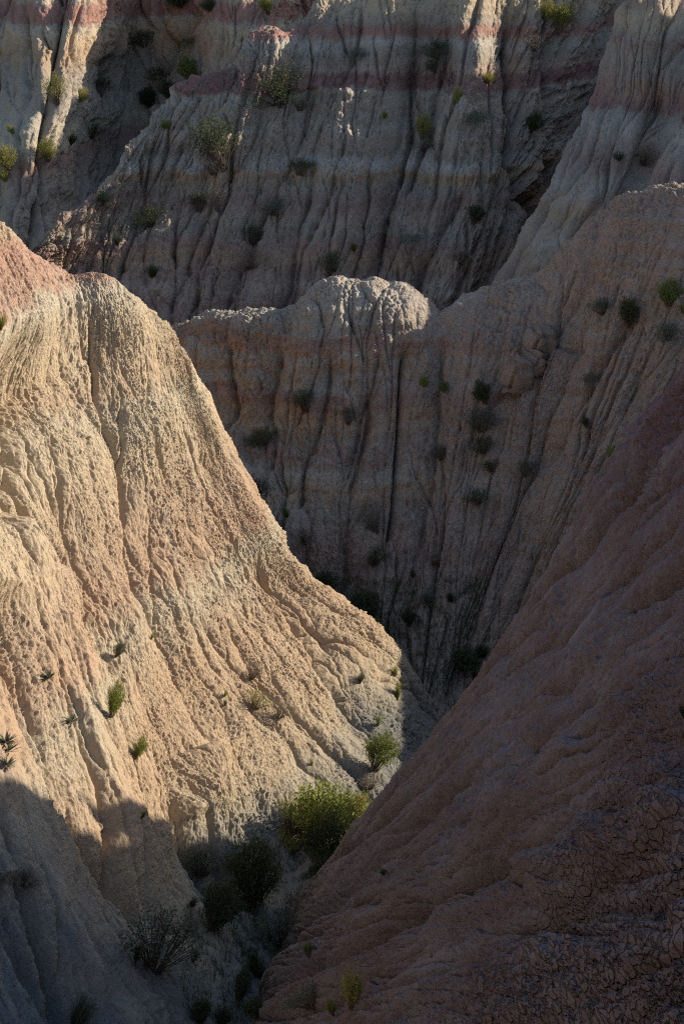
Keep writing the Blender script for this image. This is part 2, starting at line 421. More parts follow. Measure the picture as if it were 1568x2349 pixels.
carve(B, [
    ([(1200, 1640), (1150, 1750), (1100, 1850), (1030, 1960), (960, 2080), (900, 2160)], .3, .22),
    ([(1340, 1500), (1280, 1600), (1180, 1690), (1110, 1760)], .35, .16),
    ([(1568, 1650), (1430, 1740), (1310, 1820), (1190, 1960)], .5, .16),
    ([(1330, 1690), (1230, 1820), (1120, 1900)], .5, -.16),
    ([(1568, 1780), (1400, 1860), (1300, 1950), (1230, 2040)], .55, -.3),
    ([(1568, 2060), (1440, 2050), (1330, 2060), (1240, 2090), (1190, 2160)], .4, .38),
    ([(1060, 1880), (980, 1990), (900, 2100)], .4, -.12),
    ([(1450, 1010), (1420, 1060), (1400, 1110)], .4, .12),
], 5)
swell(B, .30, 1.9, 10, 71, .5)
lumps(B, .05, 1.3, 75, 4)
rills(B, .9, .42, .075, 72, wander=.32, pull=.45, rib=.4)
rills(B, .3, .11, .026, 74, wander=.35, pull=.35, rib=.5, cap=2.0)
popcorn(B, .05, .22, 1.9, 80, .6)
popcorn(B, .025, .085, 1.4, 81, .7)
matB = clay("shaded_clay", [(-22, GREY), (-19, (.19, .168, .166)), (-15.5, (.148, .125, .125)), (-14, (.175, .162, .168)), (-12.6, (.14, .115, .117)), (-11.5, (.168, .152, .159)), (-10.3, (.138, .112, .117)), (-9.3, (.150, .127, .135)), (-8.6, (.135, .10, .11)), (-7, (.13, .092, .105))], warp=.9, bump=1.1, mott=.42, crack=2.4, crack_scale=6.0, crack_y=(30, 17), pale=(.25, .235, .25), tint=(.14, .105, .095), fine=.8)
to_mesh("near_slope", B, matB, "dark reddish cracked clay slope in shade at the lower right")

# ------------------------------------------------------------------ middle ridge
colsC = mids([
    [(150, 860, 79), (230, 1120, 75)],
    [(395, 752, 77), (380, 1160, 72)],
    [(500, 715, 76.5), (470, 1190, 71)],
    [(600, 712, 76), (545, 1230, 70)],
    [(672, 705, 76), (600, 1270, 69)],
    [(738, 648, 76), (655, 1310, 68.3)],
    [(790, 640, 76), (710, 1350, 67.8)],
    [(870, 643, 76), (790, 1410, 67.2)],
    [(940, 661, 76), (860, 1460, 66.5)],
    [(1008, 712, 76), (905, 1490, 66)],
    [(1060, 690, 76), (940, 1520, 65.5)],
    [(1120, 655, 76), (975, 1550, 65)],
    [(1230, 632, 75.5), (1025, 1575, 65)],
    [(1310, 545, 75), (1060, 1560, 65.5)],
    [(1400, 470, 74.5), (1090, 1545, 66)],
    [(1430, 452, 74), (1110, 1535, 66)],
    [(1568, 432, 73), (1180, 1500, 66)],
    [(1850, 900, 71), (1450, 1500, 66)],
    [(2250, 1150, 71), (1800, 1500, 66)]], .5, .4)
RC = rows_of(colsC, [(2, 14, -9), (.6, 5, -4.0), (.1, 1.3, -.5)])
C = loft(RC, 950, 640, wu=[.5] + [1] * 15 + [.7, .3], wv=[.1, .2, .6, 1, 1, .4], crest=3)
carve(C, [
    ([(935, 780), (930, 860), (920, 960), (915, 1060), (905, 1160), (890, 1230)], .5, .7),
    ([(1020, 760), (1000, 900), (985, 1050), (960, 1200), (940, 1330)], .4, .4),
    ([(760, 800), (740, 950), (700, 1060), (680, 1150)], .5, .5),
    ([(640, 780), (620, 900), (620, 1000), (610, 1080)], .45, .4),
    ([(1490, 690), (1400, 800), (1330, 900), (1260, 1010), (1200, 1120), (1110, 1290), (1050, 1370)], .5, .4),
    ([(1330, 650), (1250, 780), (1150, 900), (1080, 1010), (1030, 1120)], .5, .3),
    ([(870, 800), (850, 900), (820, 1000), (790, 1100)], .45, .4),
    ([(520, 780), (520, 860), (530, 950)], .4, .4),
    ([(1230, 770), (1260, 790), (1330, 800)], .35, .25),
], 6)
swell(C, .2, 2.6, 4, 111, 3.0)
lumps(C, .16, 1.2, 115, 5)
push(C, .06 * pn(C.P[..., 2] * 4.2 + .5 * pn(C.s * .4, C.t * .4, 7), C.s * .25, 116) * sm(C.t, .3, 1.5))
rills(C, .8, .24, .075, 112, wander=.4, pull=.55, rib=.35)
rills(C, .32, .08, .035, 114, wander=.4, pull=.3, rib=.5, cap=1.8)
push(C, .13 * fbm(C.s / .8, C.t / .8, 117, 5) * np.exp(-(C.t / .9) ** 2))
popcorn(C, .05, .24, 1.5, 121)
popcorn(C, .035, .1, 1.3, 123)
zC = lambda py: at(800, py, np.interp(py, [640, 1400], [76, 67.5]))[2]
matC = clay("banded_clay", [(-22, GREY), (-20, UMB), (zC(1250), MAUVE), (zC(1200), GREY), (zC(1150), TAN), (zC(1100), (.37, .33, .27)), (zC(1050), MAUVE), (zC(1020), GREY), (zC(960), TAN), (zC(925), PINK), (zC(905), MAUVE),
    (zC(890), WHITE), (zC(870), GREY), (zC(840), TAN), (zC(815), WHITE), (zC(800), (.32, .22, .17)), (zC(765), MAUVE), (zC(755), GREY), (zC(700), WHITE), (zC(640), WHITE), (zC(600), TAN), (zC(400), UMB)], warp=.5, bump=.75, mott=.32, fine=.5, crack=.3, crack_scale=5, fadex=(0, 5, (.285, .22, .175)))
to_mesh("saddle_ridge", C, matC, "shaded banded ridge with a pale rounded knoll on its crest in the middle")

# ------------------------------------------------------------------ far banded ridge
colsD = mids([
    [(-120, 700, 98), (-260, 800, 95.5)],
    [(72, 572, 100), (-60, 740, 96.5)],
    [(140, 515, 101), (20, 760, 96.5)],
    [(232, 440, 103), (90, 770, 96.5)],
    [(300, 350, 105), (140, 775, 96.5)],
    [(380, 240, 107.5), (195, 775, 96.5)],
    [(440, 188, 108.5), (250, 775, 96.5)],
    [(520, 165, 109), (330, 775, 96.2)],
    [(650, 80, 110.5), (470, 770, 96)],
    [(720, 30, 111.5), (560, 765, 96)],
    [(765, 3, 112), (630, 765, 96)],
    [(870, -8, 112), (730, 760, 96)],
    [(1050, -90, 113), (880, 750, 96)],
    [(1180, -110, 113), (1000, 740, 96.5)],
    [(1300, -110, 114), (1080, 720, 97.5)],
    [(1400, -90, 117), (1140, 690, 99)],
    [(1470, -60, 121), (1165, 650, 102)],
    [(1650, -60, 118), (1300, 650, 101)]], .45, .25)
RD = rows_of(colsD, [(0, 20, -14), (0, 6, -4.5), (0, 1.8, -.6)])
D = loft(RD, 1050, 600, wu=[.4] + [1] * 16, wv=[.08, .15, .6, 1, 1, .3], crest=3)
carve(D, [
    ([(955, 20), (945, 150), (930, 300), (905, 400), (875, 450), (865, 540), (855, 640)], .8, 1.1),
    ([(1030, 60), (1010, 170), (975, 300), (930, 430)], .6, .7),
    ([(905, -40), (870, 150), (800, 290), (780, 420), (770, 520)], 1.1, -.85),
    ([(1085, -90), (1075, 60), (1065, 210), (1050, 330)], .9, -1.2),
    ([(640, 60), (560, 250), (480, 420)], 1.0, -.7),
    ([(1170, 0), (1180, 200), (1190, 330), (1215, 430), (1230, 500)], .8, 1.1),
    ([(1270, 60), (1280, 200), (1275, 330), (1260, 420)], .7, .9),
    ([(800, 330), (760, 450), (700, 560), (660, 700)], .7, .6),
    ([(640, 420), (590, 520), (540, 620), (505, 720)], .7, .7),
    ([(560, 360), (470, 480), (430, 580), (390, 690)], .6, .6),
    ([(1080, 420), (1020, 500), (980, 580), (960, 680)], .6, .6),
    ([(420, 330), (380, 420), (330, 520)], .5, .35),
    ([(720, 200), (690, 320), (640, 420)], .5, .4),
], 8)
swell(D, .4, 3.5, 4, 151, 3)
lumps(D, .26, 1.4, 155, 5)
push(D, .09 * pn(D.P[..., 2] * 3.2 + .5 * pn(D.s * .4, D.t * .4, 7), D.s * .22, 156) * sm(D.t, .3, 1.5))
rills(D, 1.1, .36, .10, 152, wander=.42, pull=.55, rib=.35)
rills(D, .5, .13, .055, 154, wander=.4, pull=.35, rib=.5, cap=1.8)
zD = lambda py: at(900, py, np.interp(py, [-90, 0, 760], [113, 112, 96]))[2]
# resistant beds stand out as small ledges
zz = D.P[..., 2] + .15 * pn(D.P[..., 0] * .4, D.P[..., 1] * .4, 5)
led = 0
for py, a in ((212, .30), (285, .16), (345, .1), (400, .13), (95, .13), (520, .1)):
    led = led + a * sm(zz, zD(py + 10), zD(py)) * (1 - sm(zz, zD(py), zD(py - 40)))
push(D, np.where(D.t > .5, led * sm(fbm(D.P[..., 0] * .25, D.P[..., 1] * .25, 66, 3), -.5, .6), 0))
matD = clay("far_banded_clay", [(zD(820), UMB), (zD(700), MAUVE), (zD(660), (.35, .28, .22)), (zD(630), MAUVE), (zD(600), TAN), (zD(570), (.30, .20, .165)), (zD(540), GREY), (zD(500), (.33, .26, .205)), (zD(460), MAUVE), (zD(430), GREY), (zD(400), TAN),
    (zD(370), (.40, .38, .34)), (zD(345), GREY), (zD(310), (.33, .27, .22)), (zD(285), WHITE), (zD(270), GREY), (zD(240), (.33, .28, .23)), (zD(215), WHITE), (zD(208), WHITE), (zD(200), RED), (zD(168), RED), (zD(155), (.34, .26, .21)), (zD(125), GREY),
    (zD(90), (.38, .35, .30)), (zD(72), (.29, .17, .14)), (zD(55), PINK), (zD(45), GREY), (zD(10), BUFF), (zD(-100), BUFF)], warp=.34, bump=1.0, mott=.32, fine=.34)
push(D, .16 * fbm(D.s / 1.0, D.t / 1.0, 157, 5) * np.exp(-(D.t / 1.2) ** 2))
popcorn(D, .085, .3, 1.4, 161)
popcorn(D, .05, .13, 1.3, 163)
to_mesh("banded_ridge", D, matD, "far shaded badlands ridge with dark red and white bands across the top")

# ------------------------------------------------------------------ far spur on the right
colsE = [
    [(1445, 8, 103), (1350, 260, 99), (1275, 400, 96), (1140, 655, 92)],
    [(1500, -10, 101), (1425, 260, 95.5), (1350, 430, 92), (1220, 700, 88)],
    [(1560, -20, 101.5), (1480, 270, 95), (1430, 420, 92), (1290, 720, 88)],
    [(1620, 20, 101), (1505, 300, 94.5), (1450, 430, 92.5), (1330, 720, 88)],
    [(1720, 40, 96), (1585, 300, 90.5), (1500, 430, 88), (1370, 740, 84)],
    [(1900, 0, 93), (1750, 320, 87), (1650, 450, 84), (1480, 760, 80)],
    [(2200, -60, 90), (2000, 320, 83), (1900, 450, 80), (1700, 760, 76)]]
RE = rows_of(colsE, [(6, 12, -8), (2.2, 4.5, -3.6), (.5, 1.2, -.5)])
# left flank of the spur turns away into the dark ravine
for r in RE:
    r.insert(0, r[0] + np.array([.9, 2.2, -2.0])); r.insert(0, r[0] + np.array([3.5, 6, -5.5]))
E = loft(RE, 620, 560, wu=[.3, .8, 1, 1, 1, 1, .7, .3], wv=[.1, .2, .6, 1, 1, 1, .3], crest=3)
carve(E, [
    ([(1530, 170), (1490, 270), (1450, 380), (1430, 430), (1395, 490)], .6, .6),
    ([(1568, 400), (1500, 440), (1440, 480)], .5, .3),
], 9)
swell(E, .3, 2.6, 4, 191)
lumps(E, .16, 1.5, 193, 5)
rills(E, 1.0, .32, .09, 192, wander=.4, pull=.5, rib=.35)
rills(E, .45, .12, .05, 194, wander=.4, pull=.3, rib=.5, cap=1.8)
popcorn(E, .04, .2, 1.5, 195)
zE = lambda py: at(1420, py, np.interp(py, [0, 260, 430, 700], [102, 95.8, 91.5, 87.5]))[2]
matE = clay("spur_clay", [(zE(720), UMB), (zE(600), (.31, .24, .18)), (zE(560), (.33, .29, .24)), (zE(500), TAN), (zE(440), (.33, .295, .25)), (zE(380), MAUVE), (zE(330), (.30, .24, .195)), (zE(290), WHITE), (zE(258), GREY), (zE(250), RED), (zE(215), PINK), (zE(200), MAUVE), (zE(150), GREY),
    (zE(110), (.28, .235, .195)), (zE(92), MAUVE), (zE(75), GREY), (zE(40), BUFF), (zE(-40), MAUVE)], warp=.35, bump=1.0, mott=.32, fine=.36)
to_mesh("pinnacle_spur", E, matE, "shaded spur with a knobbly top rising at the upper right")

# ------------------------------------------------------------------ farthest hills, upper left
colsG = [
    [(-420, -120, 146), (-430, 200, 134), (-450, 620, 124)],
    [(-150, -140, 146), (-180, 200, 133), (-220, 620, 123)],
    [(20, -160, 146), (-20, 220, 133), (-60, 620, 122)],
    [(130, -150, 144.5), (95, 190, 129.2), (40, 620, 121.5)],
    [(215, -150, 143.5), (180, 150, 132), (120, 620, 122.8)],
    [(260, -150, 145), (232, 200, 137.5), (190, 600, 126)],
    [(330, -150, 149), (305, 260, 142), (270, 560, 130)],
    [(430, -160, 149), (400, 220, 139.5), (340, 520, 129)],
    [(560, -160, 145), (520, 160, 131.5), (450, 480, 124)],
    [(640, -160, 144.5), (620, 80, 134), (540, 420, 124)],
    [(690, -160, 150), (665, 100, 142), (600, 380, 130)],
    [(760, -160, 152), (740, 120, 142), (700, 380, 130)],
    [(1000, -160, 152), (980, 150, 140), (950, 400, 130)]]
RG = rows_of(colsG, [(0, 40, -20), (0, 14, -5), (0, 4, -.6)])
G = loft(RG, 850, 520, wu=[.3, .7] + [1] * 9 + [.4], wv=[.1, .15, .4, 1, 1, .2], crest=3)
carve(G, [
    ([(450, 0), (390, 90), (330, 200), (305, 300), (280, 420)], 1.2, 1.2),
    ([(250, 120), (270, 220), (300, 300)], .7, .6),
    ([(350, 60), (335, 130), (315, 220)], .7, .6),
    ([(115, 230), (100, 330), (60, 450)], .7, .6),
    ([(240, 260), (255, 330), (240, 420)], .7, .5),
    ([(560, 60), (540, 130), (500, 200)], .5, .5),
], 12)
swell(G, .7, 4.0, 4, 211)
lumps(G, .35, 2.2, 215, 5)
rills(G, 1.4, .5, .14, 212, wander=.42, pull=.55, rib=.4)
rills(G, .6, .18, .08, 214, wander=.4, pull=.35, rib=.5, cap=1.8)
popcorn(G, .07, .3, 1.5, 221)
zG = lambda py: at(150, py, np.interp(py, [-150, 0, 190, 620], [144, 138, 130, 121.8]))[2]
matG = clay("distant_clay", [(zG(620), GREY), (zG(520), (.33, .29, .24)), (zG(440), GREY), (zG(380), MAUVE), (zG(340), (.38, .34, .26)), (zG(260), WHITE), (zG(180), GREY), (zG(120), TAN), (zG(70), BUFF), (zG(58), WHITE), (zG(50), (.29, .17, .135)), (zG(8), (.28, .165, .135)), (zG(-8), BUFF), (zG(-60), TAN), (zG(-140), MAUVE)], warp=.4, bump=1.0, mott=.3, fine=.28)
to_mesh("distant_hills", G, matG, "farthest badlands hills at the upper left with sun on their crests")

# ------------------------------------------------------------------ valley floor and plain
path = [(380, 2750, 33), (500, 2450, 39), (560, 2290, 42.6), (620, 2160, 45.3), (700, 2050, 47.9), (780, 1950, 50), (880, 1815, 54.2), (970, 1740, 59.5), (1025, 1690, 63.5), (1040, 1600, 66), (950, 1530, 67), (850, 1440, 67.5), (700, 1320, 70), (500, 1210, 73.5), (200, 1100, 78)]
C0 = np.array([at(*p) for p in path])
T = np.gradient(C0, axis=0); T[:, 2] = 0; T /= np.linalg.norm(T, axis=1, keepdims=True)
Nn = np.stack([-T[:, 1], T[:, 0], 0 * T[:, 0]], -1)
C0[9:, 2] -= np.linspace(.7, 1.6, len(C0) - 9); C0[:, 2] -= .15
RF = [C0 + Nn * o + np.array([0, 0, h]) for o, h in ((-3.5, -1.2), (-1.6, -.25), (-.6, -.2), (0, -.3), (.6, -.2), (1.6, -.25), (3.5, -1.2))]
F = loft(RF, 700, 260)
push(F, .22 * fbm(F.P[..., 0] * .7, F.P[..., 1] * .7, 300, 5) + .05 * pn(F.P[..., 0] * 6, F.P[..., 1] * 6, 310))
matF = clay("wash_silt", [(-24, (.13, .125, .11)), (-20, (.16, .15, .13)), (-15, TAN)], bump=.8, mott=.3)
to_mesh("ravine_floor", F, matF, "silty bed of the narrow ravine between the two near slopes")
gx = np.sign(np.linspace(-1, 1, 120)) * np.abs(np.linspace(-1, 1, 120)) ** 2.5
GX, GY = np.meshgrid(gx * 2500, gx * 2500 + 150)
PL = Surf(); PL.P = np.stack([GX, GY, -27 + .8 * fbm(GX * .02, GY * .02, 400, 3)], -1); PL.s = GX; PL.t = GY; PL.flip = False
matP = clay("plain_clay", [(-40, GREY), (-27, TAN), (-10, BUFF)])
to_mesh("ground", PL, matP, "badlands plain below the hills")

# ------------------------------------------------------------------ unseen ridge beyond the right edge, crest shaped to throw the shade
def pick(S, px, py):
    if not hasattr(S, 'pj'): S.pj = project(S.P)
    X, Yp, f = S.pj
    m = (X - px) ** 2 + (Yp - py) ** 2 + np.where(S.t < -.05, 1e6, 0)
    k = np.argmin(m)
    near = (m < m.flat[k] + 30)
    k = np.argmin(np.where(near, f, 1e9))
    return S.P.reshape(-1, 3)[k], S.N.reshape(-1, 3)[k]
ca, sa, te = math.cos(SUN_AZ), math.sin(SUN_AZ), math.tan(SUN_EL)
def pq(P):
    r = P[0] * ca + P[1] * sa
    return -P[0] * sa + P[1] * ca, P[2] - r * te
edge = []
for x, y in [(-60, 1775), (0, 1780), (60, 1792), (130, 1812), (185, 1818), (230, 1860), (280, 1905), (330, 1933), (450, 1930), (560, 1927), (690, 1942)]:
    edge.append(pq(pick(A, x, y)[0]))
print("EDGE A", [(round(a, 2), round(b, 2)) for a, b in edge])
for nm, S, l in (("Atip", A, [(760, 1930), (880, 1790), (900, 1700), (940, 1620), (930, 1560), (800, 1420), (600, 1190), (420, 820), (240, 650), (0, 520)]), ("C", C, [(400, 760), (500, 725), (600, 715), (740, 660), (790, 650), (900, 660), (1000, 720), (1120, 660), (1230, 640), (1430, 460), (1560, 440)]),
        ("D", D, [(80, 580), (300, 360), (440, 200), (560, 150), (760, 20), (860, 10), (1060, 10), (1110, 200), (1170, 100), (1240, 20), (1100, 400), (900, 400), (700, 600)]), ("E", E, [(1440, 30), (1380, 240), (1500, 30), (1560, 300)]), ("G", G, [(200, 20), (200, 200), (170, 300), (100, 180), (550, 60), (620, 60), (0, 330), (100, 350)])):
    print(nm, [(p, tuple(round(v, 2) for v in pq(pick(S, *p)[0]))) for p in l])
prof = [(20, -16), (30, -16)] + sorted(edge) + [(47.5, -30.5), (54, -32), (57, -31), (60.5, -27.5), (62, -25.6), (66, -27.4), (68.5, -27.8), (70.2, -27.3), (70.9, -25.9), (74, -25.2), (80, -26), (87.8, -26), (88.6, -28.6), (90.2, -28.4), (91, -25.8), (97.2, -26), (98, -30.2), (99.6, -29.6), (100.6, -28.6), (101.3, -25.5), (106, -25.2), (112, -26), (118, -27), (123, -28.9), (126, -28.3), (129, -27.7), (133, -28.6), (140, -28.4)]
kp = np.array([a for a, b in prof]); kp = np.maximum.accumulate(kp + np.arange(len(kp)) * 1e-3); kq = np.array([b for a, b in prof])
PP = np.linspace(20, 140, 600); QQ = np.interp(PP, kp, kq)
R0 = np.interp(PP, [20, 50, 62, 75, 110, 140], [30, 36, 50, 60, 72, 80])
top = np.stack([R0 * ca - PP * sa, R0 * sa + PP * ca, QQ + R0 * te], -1)
K = Surf(); off = [(-40, -34), (-24, -24), (-10, -10.5), (-4, -4.2), (-1.2, -1.0), (0, 0), (1.2, -1.0), (4, -4), (12, -11), (30, -26), (60, -40)]
off = [(0, 0), (1.2, -.8), (4, -3.5), (12, -11), (30, -26), (60, -44)]
K.P = np.stack([top + np.array([ca, sa, 0]) * a + np.array([0, 0, b]) for a, b in off], 0)
near = np.stack([top + np.array([-ca, -sa, 0]) * a + np.array([0, 0, b]) for a, b in ((9, -12), (3, -4), (.8, -1.2))], 0)
K.P = np.concatenate([near, K.P], 0)
K.s = np.broadcast_to(PP, K.P.shape[:2]); K.t = np.zeros(K.P.shape[:2]); K.flip = True
K.N = normals(K.P)
to_mesh("shade_ridge", K, matE, "unseen ridge out of the frame on the right, crest shaped to throw the shade")

# ------------------------------------------------------------------ plants
def leaf_mat(name, col, var=.35, trans=.35):
    m = bpy.data.materials.new(name); m.use_nodes = True
    t = m.node_tree; N = t.nodes; L = t.links
    b = N["Principled BSDF"]; b.inputs["Roughness"].default_value = .65; b.inputs["Specular IOR Level"].default_value = .2
    g = N.new("ShaderNodeNewGeometry"); oi = N.new("ShaderNodeObjectInfo")
    a = N.new("ShaderNodeMath"); a.operation = 'MULTIPLY_ADD'; L.new(g.outputs["Random Per Island"], a.inputs[0]); a.inputs[1].default_value = .75; 
    h = N.new("ShaderNodeMath"); h.operation = 'MULTIPLY'; L.new(oi.outputs["Random"], h.inputs[0]); h.inputs[1].default_value = .25; L.new(h.outputs[0], a.inputs[2])
    r = N.new("ShaderNodeValToRGB"); e = r.color_ramp.elements
    c = np.array(col)
    e[0].color = (*(c * (1 - var)), 1); e[1].color = (*np.clip(c * (1 + var) + np.array([.02, .012, 0]) * var, 0, 1), 1)
    L.new(a.outputs[0], r.inputs[0]); L.new(r.outputs[0], b.inputs["Base Color"])
    if trans:
        tr = N.new("ShaderNodeBsdfTranslucent"); L.new(r.outputs[0], tr.inputs["Color"])
        mx = N.new("ShaderNodeMixShader"); mx.inputs[0].default_value = trans
        L.new(b.outputs[0], mx.inputs[1]); L.new(tr.outputs[0], mx.inputs[2]); L.new(mx.outputs[0], N["Material Output"].inputs["Surface"])
    return m
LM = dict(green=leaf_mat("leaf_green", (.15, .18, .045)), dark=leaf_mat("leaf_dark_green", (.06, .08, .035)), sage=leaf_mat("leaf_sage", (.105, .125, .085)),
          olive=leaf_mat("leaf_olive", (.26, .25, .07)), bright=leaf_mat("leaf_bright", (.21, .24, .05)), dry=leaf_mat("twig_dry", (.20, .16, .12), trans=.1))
WOOD = leaf_mat("stem_bark", (.13, .10, .075), trans=0)
def mesh_of(name, V, F, mat):
    me = bpy.data.meshes.new(name); me.from_pydata([tuple(v) for v in V], [], F); me.update(); me.materials.append(mat); return me
def stem_paths(rng, n, spread_, droop):
    out = []
    for k in range(n):
        az = rng.rand() * 6.283; lean = spread_ * rng.rand() ** .6
        top = np.array([math.cos(az) * lean, math.sin(az) * lean, (1 - .45 * (lean / max(spread_, .01)) ** 2) * rng.uniform(.72, 1.0)])
        base = np.array([math.cos(az) * .08, math.sin(az) * .08, -.06]) * rng.uniform(.2, 1)
        mid = base * .45 + top * .55 + np.array([0, 0, .12 * droop]) + rng.normal(0, .03, 3)
        out.append((base, mid, top))
    return out
def bez(p, t): return p[0] * (1 - t) ** 2 + 2 * p[1] * t * (1 - t) + p[2] * t * t
def tubes(paths, r0, rng, seg=4):
    V, F = [], []
    for p in paths:
        b = len(V)
        for k in range(seg + 1):
            c = bez(p, k / seg); r = r0 * (1 - .75 * k / seg)
            for q in range(3):
                a = q * 2.094; V.append(c + np.array([math.cos(a) * r, math.sin(a) * r, 0]))
        for k in range(seg):
            for q in range(3):
                i, j = b + k * 3 + q, b + k * 3 + (q + 1) % 3
                F.append((i, j, j + 3, i + 3))
    return V, F
def leaves(paths, rng, per, ln, wd, lo=.3, up=.5, scatter=.05):
    V, F = [], []
    for p in paths:
        for k in range(per):
            t = lo + (1 - lo) * rng.rand() ** .8
            c = bez(p, t) + rng.normal(0, scatter, 3)
            d = rng.normal(0, 1, 3); d[2] = abs(d[2]) * .6 + up; d /= np.linalg.norm(d)
            w_ = np.cross(d, rng.normal(0, 1, 3)); w_ /= np.linalg.norm(w_) + 1e-9
            l, ww = ln * rng.uniform(.6, 1.4), wd * rng.uniform(.7, 1.3)
            b = len(V); V += [c - w_ * ww * .25, c + d * l * .5 - w_ * ww, c + d * l, c + d * l * .5 + w_ * ww]
            F.append((b, b + 1, b + 2, b + 3))
    return V, F
PROTO = {}
def proto(kind, colr, var):
    key = (kind, colr, var)
    if key in PROTO: return PROTO[key]
    rng = np.random.RandomState(13 * var + {'shrub': 1, 'upright': 2, 'sparse': 3, 'tuft': 4, 'rosette': 5, 'twigs': 6}[kind] * 101)
    if kind == 'shrub':
        P = stem_paths(rng, 85, .52, 1.2); S_ = tubes(P[:40], .011, rng); L_ = leaves(P, rng, 42, .062, .0115, .3, .5, .05)
    elif kind == 'upright':
        P = stem_paths(rng, 75, .40, .4); S_ = tubes(P[:40], .009, rng); L_ = leaves(P, rng, 48, .06, .0085, .2, .9, .035)
    elif kind == 'sparse':
        P = stem_paths(rng, 60, .55, 1.0); S_ = tubes(P, .009, rng); L_ = leaves(P, rng, 26, .05, .010, .4, .4, .055)
    elif kind == 'twigs':
        P = stem_paths(rng, 70, .55, .8); S_ = tubes(P, .007, rng); L_ = leaves(P, rng, 12, .09, .004, .4, .5, .04)
    elif kind == 'tuft':
        P = stem_paths(rng, 150, .45, .9); S_ = None
        V, F = [], []
        for p in P:
            b = len(V); w_ = np.cross(p[2] - p[0], rng.normal(0, 1, 3)); w_ /= np.linalg.norm(w_)
            for k in range(4):
                c = bez(p, k / 3); r = .016 * (1 - k / 3.2); V += [c - w_ * r, c + w_ * r]
            for k in range(3): F.append((b + 2 * k, b + 2 * k + 1, b + 2 * k + 3, b + 2 * k + 2))
        L_ = (V, F)
    else:
        S_ = None; V, F = [], []
        for k in range(46):
            az = k * 2.4 + rng.normal(0, .2); up = rng.uniform(.15, 1.2); l = rng.uniform(.6, 1.0)
            d = np.array([math.cos(az) * math.cos(up), math.sin(az) * math.cos(up), math.sin(up)]); w_ = np.cross(d, (0, 0, 1.)); w_ /= np.linalg.norm(w_) + 1e-9
            b = len(V); n_ = np.cross(w_, d)
            V += [d * .03 - w_ * .02, d * l * .4 - w_ * .045 + n_ * .02, d * l, d * l * .4 + w_ * .045 + n_ * .02]; F.append((b, b + 1, b + 2, b + 3))
        L_ = (V, F)
    f = mesh_of(kind + "_foliage", *L_, LM[colr]); st = mesh_of(kind + "_stems", *S_, WOOD) if S_ else None
    PROTO[key] = (f, st); return PROTO[key]
PNAME = dict(shrub=("shrub", "shrub"), upright=("shrub", "shrub"), sparse=("sagebrush", "shrub"), twigs=("dry_shrub", "dry shrub"), tuft=("grass_tuft", "grass tuft"), rosette=("yucca", "yucca"))
count = [0]
def plant(S, px, py, wpx, hpx, kind, colr, label, group=None):
    p, n = pick(S, px, py)
    k = p[1] * 2 * TX / VW
    big = 1.6 if (S is A and py > 1990 or S is F) else 1.3
    wd, ht = wpx * k * big, hpx * k * 1.1 * big
    count[0] += 1; rng = random.Random(count[0] * 7 + 3)
    f, st = proto(kind, colr, count[0] % (3 if kind in ('shrub', 'upright', 'sparse') else 2))
    nm, cat = PNAME[kind]
    base = Vector(p) - Vector((0, 0, .03 * ht))
    up = (Vector((0, 0, 1)) * .8 + Vector(n) * .35).normalized()
    rot = up.to_track_quat('Z', 'Y').to_euler(); 
    if kind in ('sparse', 'twigs'): wd *= rng.uniform(1.05, 1.45); ht *= rng.uniform(.7, 1.0)
    w2 = wd * rng.uniform(.75, 1.25)
    up = (up + Vector((rng.uniform(-.3, .3), rng.uniform(-.3, .3), 0))).normalized(); rot = up.to_track_quat('Z', 'Y').to_euler()
    def fit(o):
        o.location = base; o.rotation_euler = rot; o.rotation_euler.rotate_axis('Z', rng.uniform(0, 6.28)); o.scale = (wd, w2, ht)
    if st and hpx >= 30:
        o = bpy.data.objects.new(nm, None); o.empty_display_size = .2; COL.objects.link(o); fit(o)
        for pn_, me in (("foliage", f), ("stems", st)):
            c = bpy.data.objects.new(pn_, me); COL.objects.link(c); c.parent = o
    else:
        o = bpy.data.objects.new(nm, f); COL.objects.link(o); fit(o)
    o["label"] = label; o["category"] = cat
    if group: o["group"] = group
    return o
GA='plants on the sunlit slope'; GG='shrubs along the ravine bottom'; GC='plants on the middle ridge'; GD='plants on the far banded ridge'; GG2='plants on the farthest hills'; GN='plants on the near right slope'
